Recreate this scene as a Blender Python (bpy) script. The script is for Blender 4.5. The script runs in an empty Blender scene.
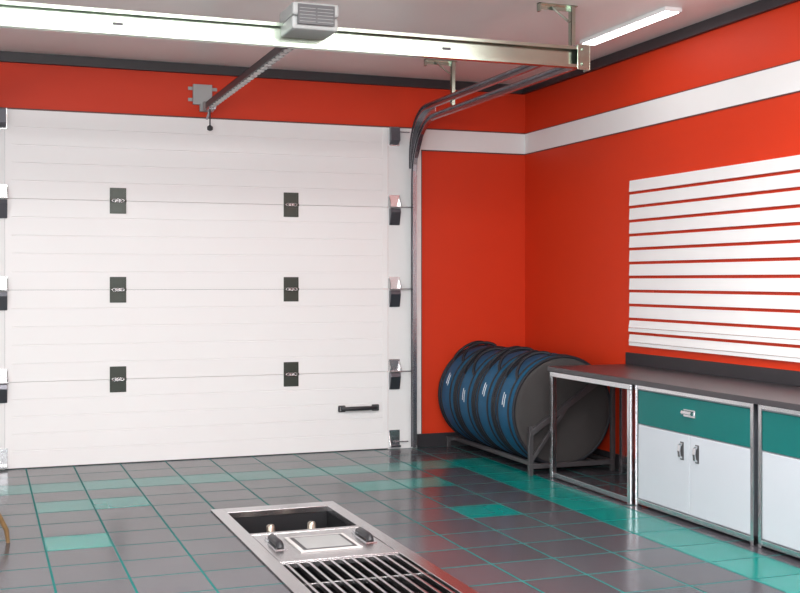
import bpy, math
from mathutils import Vector, Matrix
S=bpy.context.scene
COL=S.collection
# ------------------------------------------------------------------ materials
def mat(name,c,rough=.5,metal=0.,var=.04,scale=6.,bump=0.,bscale=60.,spec=.5,coat=0.):
    m=bpy.data.materials.new(name); m.use_nodes=True
    nt=m.node_tree; n=nt.nodes; l=nt.links; b=n['Principled BSDF']
    b.inputs['Roughness'].default_value=rough; b.inputs['Metallic'].default_value=metal
    b.inputs['Specular IOR Level'].default_value=spec
    b.inputs['Coat Weight'].default_value=coat
    g=n.new('ShaderNodeNewGeometry'); no=n.new('ShaderNodeTexNoise'); no.inputs['Scale'].default_value=scale
    no.inputs['Detail'].default_value=4
    l.new(g.outputs['Position'],no.inputs['Vector'])
    r=n.new('ShaderNodeMapRange'); r.inputs['To Min'].default_value=1-var; r.inputs['To Max'].default_value=1+var
    l.new(no.outputs['Fac'],r.inputs['Value'])
    mx=n.new('ShaderNodeVectorMath'); mx.operation='SCALE'; mx.inputs[0].default_value=c
    l.new(r.outputs['Result'],mx.inputs['Scale']); l.new(mx.outputs['Vector'],b.inputs['Base Color'])
    if bump>0:
        n2=n.new('ShaderNodeTexNoise'); n2.inputs['Scale'].default_value=bscale
        l.new(g.outputs['Position'],n2.inputs['Vector'])
        bp=n.new('ShaderNodeBump'); bp.inputs['Strength'].default_value=bump; bp.inputs['Distance'].default_value=.002
        l.new(n2.outputs['Fac'],bp.inputs['Height']); l.new(bp.outputs['Normal'],b.inputs['Normal'])
    return m
def emis(name,c,s):
    m=bpy.data.materials.new(name); m.use_nodes=True
    b=m.node_tree.nodes['Principled BSDF']; b.inputs['Base Color'].default_value=(*c,1)
    b.inputs['Emission Color'].default_value=(*c,1); b.inputs['Emission Strength'].default_value=s
    return m
RED=mat('red_paint',(.60,.035,.007),.5,var=.03,scale=1.5,bump=.05,spec=.3)
WHITE=mat('white_paint',(.80,.80,.80),.45,var=.015)
DOORW=mat('door_white',(.86,.855,.855),.42,var=.01,scale=2)
LINE=mat('dark_edging_and_shadow_line',(.10,.03,.025),.5)
DTRIM=mat('dark_trim',(.024,.022,.026),.45)
STEEL=mat('brushed_steel',(.62,.61,.62),.26,1.,var=.06,scale=20)
CHROME=mat('polished_aluminium',(.70,.70,.72),.2,1.,var=.03)
ZINC=mat('galvanised_zinc',(.43,.50,.42),.24,1.,var=.2,scale=5)
TRK=mat('track_steel',(.40,.39,.42),.27,.95,var=.1,scale=9)
BLK=mat('black_plastic',(.022,.022,.026),.4)
HNG=mat('hinge_dark_olive',(.050,.060,.050),.35,.3)
LEAF=mat('hinge_leaf_steel',(.13,.13,.15),.3,.8)
RAILM=mat('rail_dark_grey',(.055,.055,.060),.4,.3)
BLUE=mat('blue_fabric',(.008,.085,.175),.6,var=.12,scale=14,bump=.3,bscale=220,spec=.3)
FBLK=mat('black_webbing',(.012,.013,.018),.6,bump=.3,bscale=300,spec=.35)
FGREY=mat('charcoal_fabric',(.047,.043,.043),.7,var=.08,bump=.3,bscale=250,spec=.25)
LABW=mat('white_marking',(.7,.75,.8),.5)
TOP=mat('dark_worktop',(.046,.041,.046),.34,var=.08,scale=30)
CABW=mat('cabinet_white',(.50,.53,.575),.35,var=.01)
TEAL=mat('teal_laminate',(.002,.125,.118),.45,var=.02,spec=.35)
RACK=mat('rack_grey_paint',(.075,.070,.075),.4,.4)
TUB=mat('tub_dark_steel',(.05,.05,.055),.4,.7)
PAD=mat('pad_light_grey',(.60,.58,.57),.4)
BOXM=mat('motor_housing_grey',(.34,.35,.35),.45)
GRL=mat('vent_dark_grey',(.06,.06,.065),.45)
BRASS=mat('piston_brass',(.45,.40,.33),.3,.9)
WOOD=mat('brown_wood',(.20,.12,.05),.5,var=.25,scale=25)
LED=emis('led_diffuser',(1,.97,.95),9)
def ceilmat():
    m=mat('ceiling_panels',(.82,.79,.765),.33,var=.02,scale=1)
    nt=m.node_tree;n=nt.nodes;l=nt.links;b=n['Principled BSDF']
    g=n.new('ShaderNodeNewGeometry'); s=n.new('ShaderNodeSeparateXYZ'); l.new(g.outputs['Position'],s.inputs[0])
    a=n.new('ShaderNodeMath');a.operation='PINGPONG';a.inputs[1].default_value=.625;l.new(s.outputs['X'],a.inputs[0])
    c=n.new('ShaderNodeMath');c.operation='GREATER_THAN';c.inputs[1].default_value=.008;l.new(a.outputs[0],c.inputs[0])
    bp=n.new('ShaderNodeBump');bp.inputs['Strength'].default_value=.6;bp.inputs['Distance'].default_value=.004
    l.new(c.outputs[0],bp.inputs['Height']);l.new(bp.outputs['Normal'],b.inputs['Normal'])
    return m
CEIL=ceilmat()
def floormat():
    m=bpy.data.materials.new('floor_tiles');m.use_nodes=True
    nt=m.node_tree;n=nt.nodes;l=nt.links;b=n['Principled BSDF']
    g=n.new('ShaderNodeNewGeometry'); s=n.new('ShaderNodeSeparateXYZ'); l.new(g.outputs['Position'],s.inputs[0])
    def M(op,a,bb=None,c=None):
        q=n.new('ShaderNodeMath');q.operation=op
        for i,v in enumerate((a,bb,c)):
            if v is None: continue
            if isinstance(v,(int,float)): q.inputs[i].default_value=v
            else: l.new(v,q.inputs[i])
        return q.outputs[0]
    P=.39
    tx=M('DIVIDE',M('ADD',s.outputs['X'],.80),P); ty=M('DIVIDE',M('ADD',s.outputs['Y'],.81),P)
    ix=M('FLOOR',tx); iy=M('FLOOR',ty); fx=M('SUBTRACT',tx,ix); fy=M('SUBTRACT',ty,iy)
    ex=M('MINIMUM',fx,M('SUBTRACT',1,fx)); ey=M('MINIMUM',fy,M('SUBTRACT',1,fy))
    e=M('MINIMUM',ex,ey)
    tile=M('GREATER_THAN',e,.016)
    def eq(a,v): return M('COMPARE',a,float(v),.3)
    t=M('MULTIPLY',eq(iy,-1),M('LESS_THAN',ix,-.5))
    t=M('MAXIMUM',t,M('MULTIPLY',eq(ix,-1),M('LESS_THAN',iy,-.5)))
    for (a,c) in [(-4,-3),(-3,-3),(-10,-3),(-9,-3),(-3,-6),(-10,-6)]:
        t=M('MAXIMUM',t,M('MULTIPLY',eq(ix,a),eq(iy,c)))
    wn=n.new('ShaderNodeTexWhiteNoise');wn.noise_dimensions='2D'
    cb=n.new('ShaderNodeCombineXYZ');l.new(ix,cb.inputs[0]);l.new(iy,cb.inputs[1]);l.new(cb.outputs[0],wn.inputs['Vector'])
    v=M('MULTIPLY_ADD',wn.outputs['Value'],.22,.89)
    m1=n.new('ShaderNodeMix');m1.data_type='RGBA';m1.inputs['A'].default_value=(.066,.064,.074,1);m1.inputs['B'].default_value=(.001,.20,.175,1)
    l.new(t,m1.inputs['Factor'])
    sc=n.new('ShaderNodeVectorMath');sc.operation='SCALE';l.new(m1.outputs['Result'],sc.inputs[0]);l.new(v,sc.inputs['Scale'])
    m2=n.new('ShaderNodeMix');m2.data_type='RGBA';m2.inputs['A'].default_value=(.002,.14,.13,1)
    l.new(tile,m2.inputs['Factor']);l.new(sc.outputs[0],m2.inputs['B']);l.new(m2.outputs['Result'],b.inputs['Base Color'])
    b.inputs['Specular IOR Level'].default_value=.24
    no=n.new('ShaderNodeTexNoise');no.inputs['Scale'].default_value=2;l.new(g.outputs['Position'],no.inputs['Vector'])
    r0=M('MULTIPLY_ADD',no.outputs['Fac'],.10,.15)
    l.new(M('MULTIPLY_ADD',M('SUBTRACT',1,tile),.5,r0),b.inputs['Roughness'])
    bp=n.new('ShaderNodeBump');bp.inputs['Strength'].default_value=.4;bp.inputs['Distance'].default_value=.003
    l.new(M('MINIMUM',M('MULTIPLY',e,40),1),bp.inputs['Height']);l.new(bp.outputs['Normal'],b.inputs['Normal'])
    return m
FLOOR=floormat()
# ------------------------------------------------------------------ mesh builder
class MB:
    def __init__(s): s.v=[];s.f=[];s.m=[];s.sm=[]
    def poly(s,vs,fs,m=0,smooth=False):
        o=len(s.v); s.v+= [tuple(v) for v in vs]
        for f in fs: s.f.append([i+o for i in f]); s.m.append(m); s.sm.append(smooth)
    def box(s,x0,x1,y0,y1,z0,z1,m=0):
        if x0>x1:x0,x1=x1,x0
        if y0>y1:y0,y1=y1,y0
        if z0>z1:z0,z1=z1,z0
        s.poly([(x0,y0,z0),(x1,y0,z0),(x1,y1,z0),(x0,y1,z0),(x0,y0,z1),(x1,y0,z1),(x1,y1,z1),(x0,y1,z1)],
          [(0,3,2,1),(4,5,6,7),(0,1,5,4),(1,2,6,5),(2,3,7,6),(3,0,4,7)],m); return s
    def bar(s,p0,p1,w,h,m=0,up=(0,0,1)):
        p0=Vector(p0);p1=Vector(p1);t=(p1-p0).normalized();u=Vector(up)
        if abs(t.dot(u))>.99:u=Vector((0,1,0))
        a=t.cross(u).normalized();b=a.cross(t)
        vs=[]
        for p in (p0,p1):
            for (i,j) in ((-1,-1),(1,-1),(1,1),(-1,1)): vs.append(p+a*i*w/2+b*j*h/2)
        s.poly(vs,[(0,1,2,3),(7,6,5,4),(0,4,5,1),(1,5,6,2),(2,6,7,3),(3,7,4,0)],m);return s
    def tube(s,pts,r,seg=12,m=0):
        pts=[Vector(p) for p in pts]; N=len(pts); rings=[]
        ref=None
        for i,p in enumerate(pts):
            t=(pts[min(i+1,N-1)]-pts[max(i-1,0)]).normalized()
            if ref is None:
                ref=Vector((0,0,1)) if abs(t.z)<.9 else Vector((1,0,0))
            a=t.cross(ref).normalized(); b=a.cross(t).normalized(); ref=b
            rr=r[i] if isinstance(r,(list,tuple)) else r
            rings.append([p+(a*math.cos(2*math.pi*k/seg)+b*math.sin(2*math.pi*k/seg))*rr for k in range(seg)])
        vs=[v for R in rings for v in R]; fs=[]
        for i in range(N-1):
            for k in range(seg):
                k2=(k+1)%seg; fs.append((i*seg+k,i*seg+k2,(i+1)*seg+k2,(i+1)*seg+k))
        s.poly(vs,fs,m,True)
        s.poly(rings[0],[tuple(range(seg))[::-1]],m); s.poly(rings[-1],[tuple(range(seg))],m); return s
    def lathe_y(s,prof,seg=72,m=0,a0=0,a1=360,c=(0,0,0)):
        full=abs(a1-a0)>=360; n=seg if full else seg+1
        vs=[];fs=[]
        for (r,y) in prof:
            for k in range(n):
                a=math.radians(a0+(a1-a0)*k/seg); vs.append((c[0]+r*math.cos(a),c[1]+y,c[2]+r*math.sin(a)))
        for i in range(len(prof)-1):
            for k in range(seg):
                k2=(k+1)%n; fs.append((i*n+k,i*n+k2,(i+1)*n+k2,(i+1)*n+k))
        s.poly(vs,fs,m,True);return s
    def prism(s,prof,axis,a,b,m=0):
        def P(q,t): return (t,q[0],q[1]) if axis=='x' else ((q[0],t,q[1]) if axis=='y' else (q[0],q[1],t))
        n=len(prof); vs=[P(q,a) for q in prof]+[P(q,b) for q in prof]
        fs=[tuple(range(n))[::-1],tuple(range(n,2*n))]+[(i,(i+1)%n,(i+1)%n+n,i+n) for i in range(n)]
        s.poly(vs,fs,m);return s
    def sweep(s,path,prof,m=0):
        N=len(path);n=len(prof);vs=[]
        for i,p in enumerate(path):
            a=path[max(i-1,0)];b=path[min(i+1,N-1)]
            t=Vector((b[0]-a[0],b[1]-a[1])).normalized(); nn=Vector((-t.y,t.x))
            for q in prof: vs.append((q[0],p[0]+nn.x*q[1],p[1]+nn.y*q[1]))
        fs=[]
        for i in range(N-1):
            for k in range(n):
                k2=(k+1)%n;fs.append((i*n+k,i*n+k2,(i+1)*n+k2,(i+1)*n+k))
        fs+= [tuple(range(n)),tuple(range((N-1)*n,N*n))[::-1]]
        s.poly(vs,fs,m);return s
WP={}
def add(name,mb,mats,parent=None,origin=(0,0,0),bevel=0.,local=False,**props):
    me=bpy.data.meshes.new(name)
    o=Vector(origin)
    vs=[Vector(v) if local else Vector(v)-o for v in mb.v]
    me.from_pydata([tuple(v) for v in vs],[],mb.f)
    if not isinstance(mats,(list,tuple)): mats=[mats]
    for m in mats: me.materials.append(m)
    for p,i,sm in zip(me.polygons,mb.m,mb.sm): p.material_index=i; p.use_smooth=sm
    import bmesh
    bm=bmesh.new();bm.from_mesh(me);bmesh.ops.recalc_face_normals(bm,faces=bm.faces);bm.to_mesh(me);bm.free()
    ob=bpy.data.objects.new(name,me);COL.objects.link(ob)
    pw=WP[parent.name] if parent else Vector((0,0,0))
    ob.location=o-pw; ob.parent=parent; WP[ob.name]=o
    if bevel>0:
        b=ob.modifiers.new('bevel','BEVEL');b.width=bevel;b.segments=2;b.limit_method='ANGLE';b.angle_limit=math.radians(50)
    for k,v in props.items(): ob[k]=v
    return ob
def empty(name,loc,**props):
    e=bpy.data.objects.new(name,None);COL.objects.link(e);e.location=loc;e.empty_display_size=.1
    WP[e.name]=Vector(loc)
    for k,v in props.items(): e[k]=v
    return e
def dup(root,loc,**props):
    def rec(o,par):
        c=o.copy();COL.objects.link(c);c.parent=par
        WP[c.name]=Vector(c.location)+(WP[par.name] if par else Vector((0,0,0)))
        for ch in kids[o]: rec(ch,c)
        return c
    kids={}
    def col(o):
        kids[o]=[x for x in allo if x.parent==o]
        for k in kids[o]: col(k)
    allo=list(bpy.data.objects);col(root)
    c=rec(root,root.parent);c.location=Vector(loc)
    for k,v in props.items(): c[k]=v
    return c
# ------------------------------------------------------------------ room
XL,YF,H=-9.2,-13.0,3.52
DX0,DX1,DH=-4.87,-1.44,3.055
st=dict(kind='structure')
PX0,PX1,PY0,PY1=-3.57,-2.68,-5.3,-2.31
f=MB()
f.box(XL,PX0,YF,0.3,-.5,0);f.box(PX1,0.2,YF,0.3,-.5,0);f.box(PX0,PX1,PY1,0.3,-.5,0);f.box(PX0,PX1,YF,PY0,-.5,0)
add('floor',f,FLOOR,label='dark grey floor tiles with teal tiles and teal grout lines',**st)
add('ceiling',MB().box(XL,0.2,YF,.3,H,H+.1),CEIL,label='light ceiling of smooth panels with thin seams',**st)
w=MB()
w.box(XL,DX0,0,.15,0,H,1);w.box(DX1,0,0,.15,0,H,0);w.box(DX0,DX1,0,.15,DH,H,0);w.box(XL,DX0,-.002,0,DH,H,0)
w.box(DX1,-1.105,-.004,0,0,DH,1)
w.box(-1.105,-1.095,-.005,0,.12,2.845,2)
w.box(-1.105,0,-.004,0,2.845,3.045,1)
w.box(-1.105,0,-.005,0,2.835,2.847,2);w.box(XL,0,-.005,0,3.043,3.055,2)
add('wall_back',w,[RED,WHITE,LINE],label='red wall with a white stripe and white door surround',**st)
w=MB()
w.box(0,.15,YF,0,0,H,0);w.box(-.004,0,YF,-.004,2.845,3.045,1)
w.box(-.005,0,YF,-.005,2.837,2.847,2);w.box(-.005,0,YF,-.005,3.043,3.051,2)  # thin dark lines paint the slight shadow along the white stripe
add('wall_right',w,[RED,WHITE,LINE],label='red wall with a broad white stripe',**st)
add('wall_left',MB().box(XL-.15,XL,YF,.15,0,H),WHITE,label='plain white wall',**st)
add('wall_front',MB().box(XL,.15,YF-.15,YF,0,H),WHITE,label='plain white wall',**st)
add('trim_1',MB().box(XL,-.045,-.045,-.006,H-.085,H),DTRIM,bevel=.004,label='dark ceiling edge trim',**st)
add('trim_2',MB().box(-.045,-.006,YF,-.006,H-.085,H),DTRIM,bevel=.004,label='dark ceiling edge trim',**st)
add('baseboard_back',MB().box(-1.15,-.02,-.02,-.006,0,.13),DTRIM,bevel=.003,label='dark baseboard',**st)
add('baseboard_right',MB().box(-.02,-.006,YF,-.006,0,.13),DTRIM,bevel=.003,label='dark baseboard',**st)
# ------------------------------------------------------------------ sectional door
door=empty('door_1',((DX0+DX1)/2,0,0),kind='structure',label='white sectional overhead garage door with dark hinges')
zs=[.006,.735,1.515,2.29,3.05]
for i in range(4):
    z0,z1=zs[i]+.0015,zs[i+1]-.0015
    m=MB().box(DX0+.004,DX1-.004,.006,.05,z0,z1)
    k=5; hh=(z1-z0)/k; gg=.004
    for j in range(k):
        a=z0+j*hh+(gg if j else 0); b=z0+(j+1)*hh-(gg if j<k-1 else 0)
        m.prism([(.0065,a-(.003 if j else 0)),(0,a),(0,b),(.0065,b+(.003 if j<k-1 else 0))],'x',DX0+.004,DX1-.004)
    m.box(DX0+.002,DX0+.055,-.003,.001,z0,z1);m.box(DX1-.055,DX1-.002,-.003,.001,z0,z1)
    add('door_section',m,DOORW,door,origin=((DX0+DX1)/2,0,z0))
hc=MB()
hc.box(-.070,.070,-.008,0,-.112,-.012);hc.box(-.070,.070,-.008,0,.012,.112)
hc.box(-.05,.05,-.012,-.008,-.10,-.03);hc.box(-.05,.05,-.012,-.008,.03,.10)
hc.tube([(-.070,-.012,0),(-.03,-.012,0)],.013,12);hc.tube([(.03,-.012,0),(.070,-.012,0)],.013,12);hc.box(-.07,.07,-.006,0,-.014,.014)
h2=MB()
def link(cx,r):
    return [(cx+r*math.cos(2*math.pi*k/14),-.022,r*.6*math.sin(2*math.pi*k/14)) for k in range(15)]
h2.tube([(-.055,-.016,0),(.055,-.016,0)],.007,10)
for cx in (-.03,0,.03): h2.tube(link(cx,.021),.0045,8)
for x in (-3.937,-2.385):
    for z in zs[1:4]:
        h=add('hinge',hc,HNG,door,origin=(x,0,z),local=True,bevel=.002,label='dark centre hinge plate')
        add('hinge_pin',h2,STEEL,h,origin=(x,0,z),local=True)
def edgeh(sgn,x,z):
    p=MB()
    p.box(-.055,.055,-.012,0,.004,.115)
    p.prism([(0,.004),(-.05,.004),(-.055,.03),(-.012,.10),(0,.1)],'x',-.055,-.047);p.prism([(0,.004),(-.05,.004),(-.055,.03),(-.012,.10),(0,.1)],'x',.047,.055)
    p.box(-.055,.055,-.05,-.0,.0,.006)
    p2=MB();p2.prism([(-.004,-.012),(-.05,-.012),(-.06,-.05),(-.024,-.17),(-.004,-.17)],'x',-.05,.05)
    p3=MB().tube([(-sgn*.06,-.045,0),(sgn*.16,-.045,0)],.006,10)
    q=sgn*.16
    p3.tube([(q+.0,-.045,0),(q+.015*sgn,-.045,0)],.019,16,1)
    h=add('roller_hinge',p,STEEL,door,origin=(x,0,z),local=True,bevel=.002,label='steel edge hinge with roller')
    add('hinge_leaf',p2,LEAF,h,origin=(x,0,z),local=True,bevel=.003)
    add('roller',p3,[STEEL,BLK],h,origin=(x,0,z),local=True)
for z in zs[1:4]: edgeh(1,DX1+.06,z); edgeh(-1,DX0-.03,z)
for sg,x in ((1,DX1+.06),(-1,DX0-.03)):
    p=MB();p.box(-.055,.055,-.012,0,0,.16);p.box(-.055,.05,-.06,-.012,.0,.02);p.prism([(-.012,.02),(-.06,.02),(-.012,.14)],'x',-.055,-.047)
    p.tube([(0,-.04,.05),(sg*.13,-.04,.05)],.006)
    add('bottom_bracket',p,CHROME,door,origin=(x,0,.02),local=True,bevel=.002)
    p=MB();p.box(-.05,.05,-.012,0,-.18,0);p.prism([(-.012,-.17),(-.07,-.13),(-.06,-.01),(-.012,0)],'x',-.05,.04,1)
    p.tube([(0,-.05,-.05),(sg*.14,-.05,-.05)],.006)
    add('top_bracket',p,[STEEL,LEAF],door,origin=(x,0,3.05),local=True,bevel=.002)
h=MB();h.box(-.2,-.13,-.03,0,-.03,.03);h.box(.13,.2,-.03,0,-.03,.03)
h.tube([(-.17,-.035,0),(-.13,-.05,0),(.13,-.05,0),(.17,-.035,0)],.019,12);h.box(-.10,.10,-.060,-.04,-.020,.020)
h=add('handle',h,BLK,door,origin=(-1.737,0,.40),local=True,bevel=.008,label='black horizontal pull handle')
for dx in (-.165,.165):
    q=MB();q.box(dx-.022,dx+.022,-.034,-.03,-.02,.02);add('end_plate',q,STEEL,h,origin=(-1.737,0,.40),local=True)
add('weather_seal',MB().box(DX0,DX1,.004,.04,0,.008),BLK,door,origin=((DX0+DX1)/2,0,0))
# ------------------------------------------------------------------ tracks
def arc(y0,z0,r,zt,yend,zend=None):
    pts=[(y0,z0),(y0,zt-r)]
    for k in range(1,13):
        a=math.pi/2*k/12; pts.append((y0-r+r*math.cos(a),zt-r+r*math.sin(a)))
    pts.append((yend,zend or zt));return pts
def cprof(s): return [(s*x,y) for x,y in [(-.035,-.028),(0,-.028),(0,.028),(-.035,.028),(-.035,.018),(-.030,.018),(-.030,.024),(-.004,.024),(-.004,-.024),(-.030,-.024),(-.030,-.018),(-.035,-.018)]]
for s,x in ((1,-1.20),(-1,-5.11)):
    t=empty('door_track',(x,-.1,0),label='curved steel door track running up and along the ceiling',category='door track',group='garage door tracks')
    def shift(prof): return [(x+q[0],q[1]) for q in prof]
    add('roller_track',MB().sweep(arc(-.10,.02,.52,3.08,-3.22),shift(cprof(s))),TRK,t,origin=(x,-.1,0))
    add('upper_track',MB().sweep(arc(-.045,2.66,.40,3.19,-3.22),shift(cprof(s))),TRK,t,origin=(x,-.1,0))
    m=MB()
    m.box(x,x+s*.004,-.12,-.006,.02,2.6);m.box(x,x+s*.05,-.01,-.006,.02,2.6)
    add('mounting_angle',m,STEEL,t,origin=(x,-.1,0))
    m=MB()
    m.prism([(-.03,2.62),(-.13,2.62),(-.16,2.75),(-.30,2.95),(-.42,3.03),(-.60,3.06),(-.6,3.20),(-.35,3.18),(-.12,3.03),(-.03,2.8)],'x',x+s*.001,x+s*.004)
    add('curve_plate',m,STEEL,t,origin=(x,-.1,0))
    for y in (-.95,-3.1):
        m=MB()
        m.box(x+s*.006,x+s*.010,y-.02,y+.02,3.07,H-.004);m.box(x+s*.006,x+s*.04,y-.02,y-.016,3.07,H-.004)
        m.box(x-.24,x+.06,y-.02,y+.02,H-.008,H-.002);m.box(x-.24,x+.06,y+.016,y+.02,H-.04,H-.002)
        m.box(x-.24,x-.225,y-.02,y+.02,H-.06,H-.002)
        m.bar((x-.14,y,H-.02),(x+s*.008,y,3.40),.004,.03,up=(0,1,0))
        add('ceiling_hanger',m,ZINC,t,origin=(x,y,H-.004))
# ------------------------------------------------------------------ cross beam
BX0,BX1,BY=-5.3,-1.17,-3.27
m=MB();m.prism([(BY,3.05),(BY-.006,3.05),(BY-.006,3.18),(BY-.05,3.18),(BY-.05,3.165),(BY-.056,3.165),(BY-.056,3.186),(BY,3.186)],'x',BX0,BX1)
m.prism([(BY-.006,3.05),(BY-.05,3.05),(BY-.05,3.065),(BY-.056,3.065),(BY-.056,3.044),(BY,3.044)],'x',BX0,BX1)
b=add('cross_beam',m,ZINC,origin=((BX0+BX1)/2,BY,3.044),label='galvanised steel channel carrying the opener and track ends',category='beam')
for x in (-4.3,-2.2):
    m=MB().box(x-.03,x+.03,BY-.0085,BY-.006,3.105,3.122)
    add('slot',m,GRL,b,origin=(x,BY,3.1))
m=MB();m.box(BX1-.09,BX1-.0,BY-.064,BY-.057,3.03,3.2);m.box(BX1,BX1+.006,BY-.064,BY+.02,3.03,3.2)
for dz in (.03,.13): m.tube([(BX1-.05,BY-.060,3.04+dz),(BX1-.05,BY-.076,3.04+dz)],.012,6)
add('end_bracket',m,ZINC,b,origin=(BX1,BY,3.044),bevel=.001)
# ------------------------------------------------------------------ opener
ox=-3.17
op=empty('door_opener',(ox,-3.45,3.1),label='grey electric garage door opener with chain rail',category='door opener')
O=(ox,-3.45,3.1)
m=MB();m.box(ox-.032,ox-.026,-3.3,-.12,3.115,3.165);m.box(ox+.026,ox+.032,-3.3,-.12,3.115,3.165);m.box(ox-.032,ox+.032,-3.3,-.12,3.160,3.165)
m.box(ox-.032,ox-.020,-3.3,-.12,3.111,3.115);m.box(ox+.020,ox+.032,-3.3,-.12,3.111,3.115)
add('rail',m,RAILM,op,origin=O)
m=MB();m.box(ox-.005,ox+.005,-3.25,-.2,3.103,3.107)
y=-3.25
while y<-.2:
    m.box(ox-.022,ox+.022,y,y+.05,3.100,3.110);y+=.11
add('chain',m,[PAD],op,origin=O)
m=MB();m.box(-3.31,-3.02,-3.56,-3.22,3.19,3.27);m.box(-3.31,-3.02,-3.54,-3.22,3.11,3.19)
add('motor_housing',m,BOXM,op,origin=O,bevel=.015)
m=MB();m.box(-3.28,-3.05,-3.566,-3.55,3.135,3.255)
for i in range(5):
    z=3.150+i*.02
    m.box(-3.27,-3.17,-3.569,-3.564,z,z+.003,1);m.box(-3.16,-3.06,-3.569,-3.564,z,z+.003,1)
add('vent_grille',m,[GRL,BOXM],op,origin=O,bevel=.002)
m=MB();m.box(ox-.12,ox+.05,-.012,-.046,3.16,3.34);m.box(ox-.06,ox+.06,-.05,-.012,3.10,3.18);m.box(ox-.035,ox-.03,-.16,-.01,3.1,3.18);m.box(ox+.03,ox+.035,-.16,-.01,3.1,3.18)
m.box(ox-.16,ox+.1,-.014,-.008,3.19,3.22);m.box(ox-.16,ox+.1,-.014,-.008,3.29,3.32)
add('header_bracket',m,BOXM,op,origin=O,bevel=.003)
m=MB();m.tube([(ox,-.2,3.11),(ox,-.2,3.0),(ox,-.2,2.95)],.006,8);m.tube([(ox,-.2,2.96),(ox,-.2,2.945),(ox,-.2,2.92),(ox,-.2,2.91)],[.008,.026,.026,.01],12)
add('release_cord',m,BLK,op,origin=O)
m=MB();m.box(ox-.03,ox+.03,-.32,-.16,3.085,3.118);m.bar((ox,-.2,3.10),(ox,-.05,3.03),.02,.008)
add('carriage_arm',m,TRK,op,origin=O,bevel=.003)
# ------------------------------------------------------------------ led light
def led(x,y0,y1,nm):
    e=empty(nm,(x,(y0+y1)/2,H),label='slim white linear led light fixed to the ceiling',category='ceiling light')
    o=(x,(y0+y1)/2,H)
    m=MB().box(x-.07,x+.07,y0-.02,y1+.02,H-.03,H-.001);add('housing',m,WHITE,e,origin=o,bevel=.004)
    m=MB().box(x-.055,x+.055,y0,y1,H-.036,H-.028);add('diffuser',m,LED,e,origin=o,bevel=.003)
    return e
led(-.49,-3.3,-2.12,'ceiling_light')
# ------------------------------------------------------------------ slat panel
m=MB();pz=(2.42-1.036)/12
for i in range(12):
    z1=2.42-i*pz;z0=z1-pz+.024
    if i==11:
        m.prism([(-.004,z0),(-.030,z0),(-.030,z0+.026),(-.004,z0+.026)],'y',-6.0,-1.98)
        m.prism([(-.004,z0+.030),(-.034,z0+.030),(-.024,z1),(-.004,z1)],'y',-6.0,-1.98)
    elif i==10:
        m.prism([(-.004,z0),(-.036,z0),(-.034,z0+.03),(-.004,z0+.03)],'y',-6.0,-1.98)
        m.prism([(-.004,z0+.034),(-.034,z0+.034),(-.024,z1),(-.004,z1)],'y',-6.0,-1.98)
    else: m.prism([(-.004,z0),(-.030,z0),(-.024,z1),(-.004,z1)],'y',-6.0,-1.98)
for y in (-2.3,-3.5,-4.7,-5.8): m.box(-.005,-.001,y-.02,y+.02,1.04,2.41,1)
add('slatwall_panel',m,[WHITE,RED],origin=(0,-3.98,1.03),label='white horizontal slat storage panel mounted on the red wall',category='wall panel')
# ------------------------------------------------------------------ worktop
wt=empty('worktop',(-.37,-4,.86),label='long dark grey worktop with low upstand along the wall',category='worktop')
add('countertop',MB().box(-.745,-.022,-6.1,-1.90,.862,.90),TOP,wt,origin=(-.37,-4,.86),bevel=.004)
add('backsplash',MB().box(-.028,-.006,-6.1,-1.92,.90,1.0),DTRIM,wt,origin=(-.37,-4,.86),bevel=.003)
# ------------------------------------------------------------------ bench frame
bf=empty('workbench_frame',(-.37,-2.53,0),label='open square-tube steel bench frame under the worktop',category='workbench')
O=(-.37,-2.53,0)
for x,y in ((-.715,-1.945),(-.715,-3.12),(-.07,-1.945),(-.07,-3.12)):
    m=MB().box(x-.02,x+.02,y-.02,y+.02,0,.82);add('leg',m,CHROME if x<-.5 else TRK,bf,origin=(x,y,0),bevel=.003)
m=MB();m.box(-.735,-.695,-3.14,-1.925,.82,.86);m.box(-.09,-.05,-3.14,-1.925,.82,.86);m.box(-.695,-.09,-1.965,-1.925,.82,.86);m.box(-.695,-.09,-3.14,-3.1,.82,.86)
add('top_rail',m,CHROME,bf,origin=O,bevel=.003)
m=MB();m.box(-.09,-.05,-3.1,-1.965,.05,.09);m.box(-.71,-.07,-3.135,-3.105,.04,.09);m.box(-.73,-.70,-3.12,-1.945,.012,.05)
add('bottom_rail',m,TRK,bf,origin=O,bevel=.003)
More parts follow.
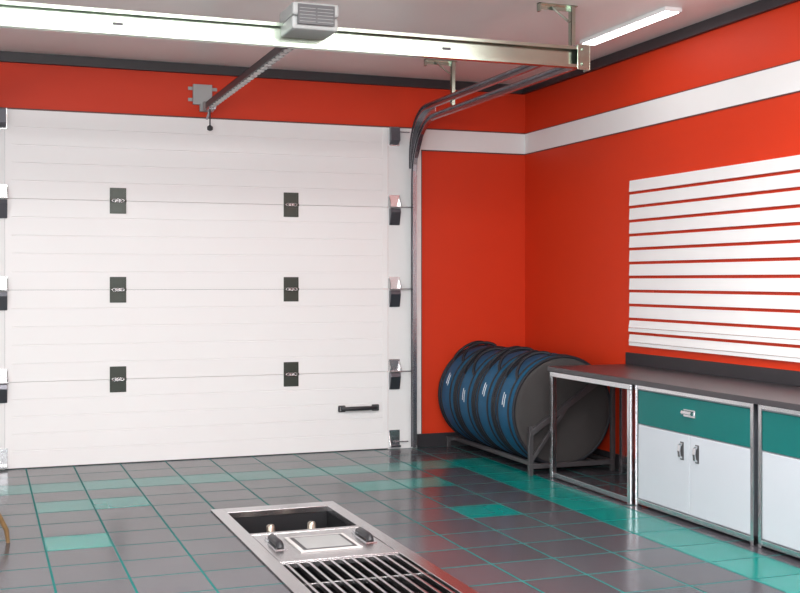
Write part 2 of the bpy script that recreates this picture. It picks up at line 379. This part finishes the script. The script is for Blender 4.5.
# ------------------------------------------------------------------ cabinets
def cabinet(y1,y0,lab):
    cy=(y0+y1)/2;O=Vector((-.36,cy,0))
    e=empty('base_cabinet',O,label=lab,category='cabinet',group='base cabinets under the worktop')
    fx=-.70
    m=MB();m.box(fx+.02,-.03,y0+.02,y1-.02,.04,.855)
    add('body',m,CABW,e,origin=O,bevel=.002)
    m=MB();w=.03
    m.box(fx-.006,fx+.03,y1-w,y1,0,.86);m.box(fx-.006,fx+.03,y0,y0+w,0,.86)
    m.box(fx-.004,fx+.03,y0+w,y1-w,.02,.055);m.box(fx-.004,fx+.03,y0+w,y1-w,.83,.86)
    m.box(-.06,-.03,y1-w,y1,0,.86);m.box(-.06,-.03,y0,y0+w,0,.86)
    m.box(fx+.02,-.05,y1-w,y1-.005,.02,.05);m.box(fx+.02,-.05,y0+.005,y0+w,.02,.05)
    add('frame',m,CHROME,e,origin=O,bevel=.003,label='brushed aluminium edge frame')
    d=add('drawer',MB().box(fx-.004,fx+.018,y0+w+.006,y1-w-.006,.588,.822),TEAL,e,origin=(fx,cy,.588),bevel=.003,label='teal drawer front')
    m=MB();m.prism([(fx-.004,.745),(fx-.034,.742),(fx-.04,.725),(fx-.034,.72),(fx-.028,.735),(fx-.004,.738)],'y',cy-.055,cy+.055)
    m.box(fx-.008,fx-.004,cy-.065,cy+.065,.70,.75)
    m.box(fx-.034,fx-.004,cy-.055,cy-.051,.715,.742);m.box(fx-.034,fx-.004,cy+.051,cy+.055,.715,.742)
    add('handle',m,CHROME,d,origin=(fx,cy,.7),bevel=.001,label='chrome cup handle')
    for s in (-1,1):
        ya,yb=(y0+w+.006,cy-.003) if s<0 else (cy+.003,y1-w-.006)
        d=add('door',MB().box(fx-.004,fx+.018,ya,yb,.062,.580),CABW,e,origin=(fx,(ya+yb)/2,.062),bevel=.003,label='pale white cabinet door')
        hy=cy+s*.085
        m=MB();m.box(fx-.007,fx-.004,hy-.02,hy+.02,.41,.53)
        m.prism([(fx-.005,.415),(fx-.03,.43),(fx-.034,.47),(fx-.03,.51),(fx-.005,.525),(fx-.005,.515),(fx-.022,.50),(fx-.026,.47),(fx-.022,.44),(fx-.005,.425)],'y',hy-.012,hy+.012,1)
        add('handle',m,[GRL,CHROME],d,origin=(fx,hy,.41),bevel=.001,label='chrome bow handle on dark plate')
cabinet(-3.165,-4.48,'white base cabinet with teal drawer beside the open bench')
cabinet(-4.525,-5.84,'white base cabinet with teal drawer ending the row')
# ------------------------------------------------------------------ wheel bags
R=.465;T=.40;CX,CZ=-.50,.508
def bag(y):
    O=(CX,y,CZ)
    e=empty('wheel_bag',O,label='round blue fabric wheel bag with black straps and piping',category='wheel bag',group='wheel bags on the rack')
    hT=T/2
    pr=[]
    for k in range(11):
        u=k/10; yy=-hT+.02+(T-.04)*u; pr.append((R-.016+.018*math.sin(math.pi*u),yy))
    add('side_panel',MB().lathe_y(pr,72),BLUE,e,origin=O,local=True)
    for s in (-1,1):
        pr=[(0.001,s*(hT-.006)),(.20,s*(hT-.002)),(.36,s*(hT-.002)),(.40,s*(hT-.006)),(R-.03,s*(hT-.008)),(R-.016,s*(hT-.014)),(R-.012,s*(hT-.022))]
        add('end_panel',MB().lathe_y(pr,72),FGREY,e,origin=O,local=True)
        pr=[(R-.013+.014*math.cos(a),s*(hT-.017)+.014*math.sin(a)) for a in [2*math.pi*k/10 for k in range(11)]]
        add('piping',MB().lathe_y(pr,72),FBLK,e,origin=O,local=True)
    for yy in (-.105,.105):
        m=MB().lathe_y([(R-.004,yy-.010),(R+.005,yy-.008),(R+.005,yy+.008),(R-.004,yy+.010)],72)
        add('strap',m,FBLK,e,origin=O,local=True)
        pts=[];m=MB()
        for k in range(15):
            a=math.radians(98+46*k/14);rr=R+.003+.05*math.sin(math.pi*k/14)**.6
            pts.append((rr*math.cos(a),yy*(1-.5*math.sin(math.pi*k/14)),rr*math.sin(a)))
        m.tube(pts,.014,8)
        add('handle',m,FBLK,e,origin=O,local=True)
    for k,yy in enumerate((-.03,.005)):
        m=MB().lathe_y([(R+.0032,yy-.006),(R+.005,yy-.005),(R+.005,yy+.005),(R+.0032,yy+.006)],8,0,163-2*k,176-2*k)
        add('marking',m,LABW,e,origin=O,local=True)
    return e
b0=bag(-1.52)
for y in (-1.105,-.69,-.275):
    c=dup(b0,(CX,y,CZ)); c.rotation_euler=(0,math.radians({-1.105:6,-.69:-5,-.275:9}[y]),0)
# rack
rk=empty('wheel_rack',(-.5,-.9,0),label='grey tubular steel rack holding the blue wheel bags',category='rack')
O=(-.5,-.9,0);yf=-1.79
m=MB()
for x in (-.76,-.24): m.box(x-.016,x+.016,-1.78,-.04,.055,.092)
m.box(-.86,-.06,yf-.018,yf+.018,.055,.095);m.box(-.86,-.06,-.065,-.03,.055,.095)
for x in (-.84,-.075):
    m.box(x-.018,x+.018,yf-.018,yf+.018,0,.055);m.box(x-.018,x+.018,-.065,-.03,0,.055)
m.box(-.09,-.06,-1.78,-.04,.06,.09)
add('base',m,RACK,rk,origin=O,bevel=.003)
m=MB();m.box(-.858,-.822,yf-.018,yf+.018,.095,.40);add('post',m,RACK,rk,origin=(-.84,yf,.095),bevel=.003)
m=MB();m.box(-.09,-.054,yf-.018,yf+.018,.095,.85);add('post',m,RACK,rk,origin=(-.075,yf,.095),bevel=.003)
m=MB();m.bar((-.85,yf,.34),(-.08,yf,.84),.045,.045,up=(0,1,0))
add('brace',m,RACK,rk,origin=(-.84,yf,.4),bevel=.003)
m=MB();m.bar((-.85,yf,.10),(-.50,yf,.56),.03,.03,up=(0,1,0))
add('brace',m,RACK,rk,origin=(-.84,yf,.1),bevel=.003)
# ------------------------------------------------------------------ floor service unit
O=((PX0+PX1)/2,-2.31,0);cx=(PX0+PX1)/2
fu=empty('floor_service_unit',O,label='stainless steel floor service unit with open bay and grate',category='floor equipment')
e=.004
m=MB();X0,X1,Y0,Y1=PX0+e,PX1-e,PY0+e,PY1-e
ix0,ix1=PX0+.09,PX1-.09
m.box(X0,ix0,Y0,Y1,-.03,.012);m.box(ix1,X1,Y0,Y1,-.03,.012)
m.box(ix0,ix1,PY1-.15,Y1,-.03,.012);m.box(ix0,ix1,-3.20,-3.15,-.03,.012);m.box(ix0,ix1,-3.92,-3.86,-.03,.012);m.box(ix0,ix1,Y0,Y0+.12,-.03,.012)
add('frame',m,STEEL,fu,origin=O,bevel=.003)
m=MB();zb=-.40
m.box(X0,ix0-.002,Y0,Y1,zb,-.032);m.box(ix1+.002,X1,Y0,Y1,zb,-.032);m.box(ix0,ix1,PY1-.145,Y1,zb,-.032);m.box(ix0,ix1,Y0,Y0+.12,zb,-.032)
m.box(ix0,ix1,-3.20,-3.16,zb,-.032);m.box(ix0,ix1,Y0,Y1,zb-.02,zb)
add('tub',m,TUB,fu,origin=O)
for x in (-3.26,-2.98):
    m=MB();m.tube([(x,-2.80,zb),(x,-2.80,-.12)],.035,20);m.tube([(x,-2.80,-.13),(x,-2.80,-.03),(x,-2.80,-.02)],[.028,.028,.02],20)
    m.box(x-.05,x+.05,-2.85,-2.75,-.14,-.12)
    add('piston',m,BRASS,fu,origin=(x,-2.80,zb))
m=MB();m.box(ix0+.004,ix1-.004,-3.856,-3.204,-.01,.010)
add('cover_plate',m,STEEL,fu,origin=O,bevel=.003)
m=MB();m.box(-3.31,-2.93,-3.74,-3.35,.010,.018)
pd=add('pad',m,PAD,fu,origin=(-3.12,-3.55,.01),bevel=.003,label='light grey square pad')
m=MB();m.box(-3.285,-2.955,-3.715,-3.375,.017,.0195);add('pad_edge',m,GRL,pd,origin=(-3.12,-3.55,.018),bevel=.0005)
m=MB();m.box(-3.262,-2.978,-3.692,-3.398,.019,.022);add('pad_insert',m,BOXM,pd,origin=(-3.12,-3.55,.022),bevel=.001)
for x in (-3.40,-2.84):
    m=MB();m.box(x-.035,x+.035,-3.64,-3.34,.009,.016,1)
    m.box(x-.03,x+.03,-3.40,-3.35,.012,.03,1)
    m.tube([(x,-3.61,.012),(x,-3.60,.030),(x,-3.58,.036),(x,-3.41,.036),(x,-3.39,.030),(x,-3.38,.012)],.024,12)
    add('lifting_handle',m,[BLK,CHROME],fu,origin=(x,-3.49,.01))
m=MB();n=11
m.box(ix0+.004,ix1-.004,-3.95,-3.925,-.02,.008);m.box(ix0+.004,ix1-.004,Y0+.125,Y0+.15,-.02,.008)
for i in range(n):
    x=ix0+.03+(ix1-ix0-.06)*i/(n-1); m.box(x-.008,x+.008,Y0+.14,-3.94,-.018,.008)
for y in (-4.35,-4.8): m.box(ix0+.004,ix1-.004,y-.008,y+.008,-.03,-.006)
add('grate',m,[STEEL,TUB],fu,origin=O,bevel=.002)
# ------------------------------------------------------------------ stool
so=Vector((-5.19,-3.0,0))
stl=empty('wooden_stool',so,label='small wooden stool with splayed round legs',category='stool')
m=MB();m.tube([so+Vector((0,0,.42)),so+Vector((0,0,.435)),so+Vector((0,0,.455)),so+Vector((0,0,.465))],[.135,.15,.15,.135],32)
add('seat',m,WOOD,stl,origin=so)
for a in (30,120,210,300):
    d=Vector((math.cos(math.radians(a)),math.sin(math.radians(a)),0))
    m=MB().tube([so+d*.33,so+d*.318+Vector((0,0,.08)),so+d*.27+Vector((0,0,.17)),so+d*.17+Vector((0,0,.32)),so+d*.10+Vector((0,0,.425))],[.012,.014,.016,.018,.018],12)
    add('leg',m,WOOD,stl,origin=so)
# ------------------------------------------------------------------ lights
def area(name,loc,rot,sx,sy,e,c=(1,1,1)):
    L=bpy.data.lights.new(name,'AREA');L.shape='RECTANGLE';L.size=sx;L.size_y=sy;L.energy=e;L.color=c
    o=bpy.data.objects.new(name,L);COL.objects.link(o);o.location=loc;o.rotation_euler=[math.radians(r) for r in rot];return o
area('ceiling_lamp_a',(-3.0,-5.2,H-.06),(0,0,0),3.5,.5,135,(1,.98,.97))
area('ceiling_lamp_b',(-3.0,-8.5,H-.06),(25,0,0),4,.6,215,(1,.98,.97))
area('fill_uplight',(-4.5,-6.6,2.75),(180,0,0),4,1.2,205,(1,.99,.97))  # added fill aimed upward to brighten the ceiling, no real fixture
area('fill_rear',(-6.0,-12.8,2.0),(90,0,-15),4.5,2.6,550,(.97,.99,1))  # added soft fill from behind the camera, the wall has no window
area('fill_side',(-9.0,-6.0,1.9),(90,0,-90),3.5,2.2,115,(.97,.99,1))  # added soft fill from the left, in front of a plain wall
W=bpy.data.worlds.new('world');S.world=W;W.use_nodes=True
W.node_tree.nodes['Background'].inputs[0].default_value=(.8,.85,.9,1);W.node_tree.nodes['Background'].inputs[1].default_value=.3
# ------------------------------------------------------------------ camera
cam=bpy.data.cameras.new('camera');co=bpy.data.objects.new('camera',cam);COL.objects.link(co)
co.location=(-5.064,-10.18,1.6);co.rotation_euler=(math.radians(90),0,math.radians(-20.2))
cam.sensor_width=36;cam.lens=51.35;cam.shift_y=-16.5/800;cam.clip_start=.05
S.camera=co
S.view_settings.view_transform='Standard'
S.view_settings.exposure=0
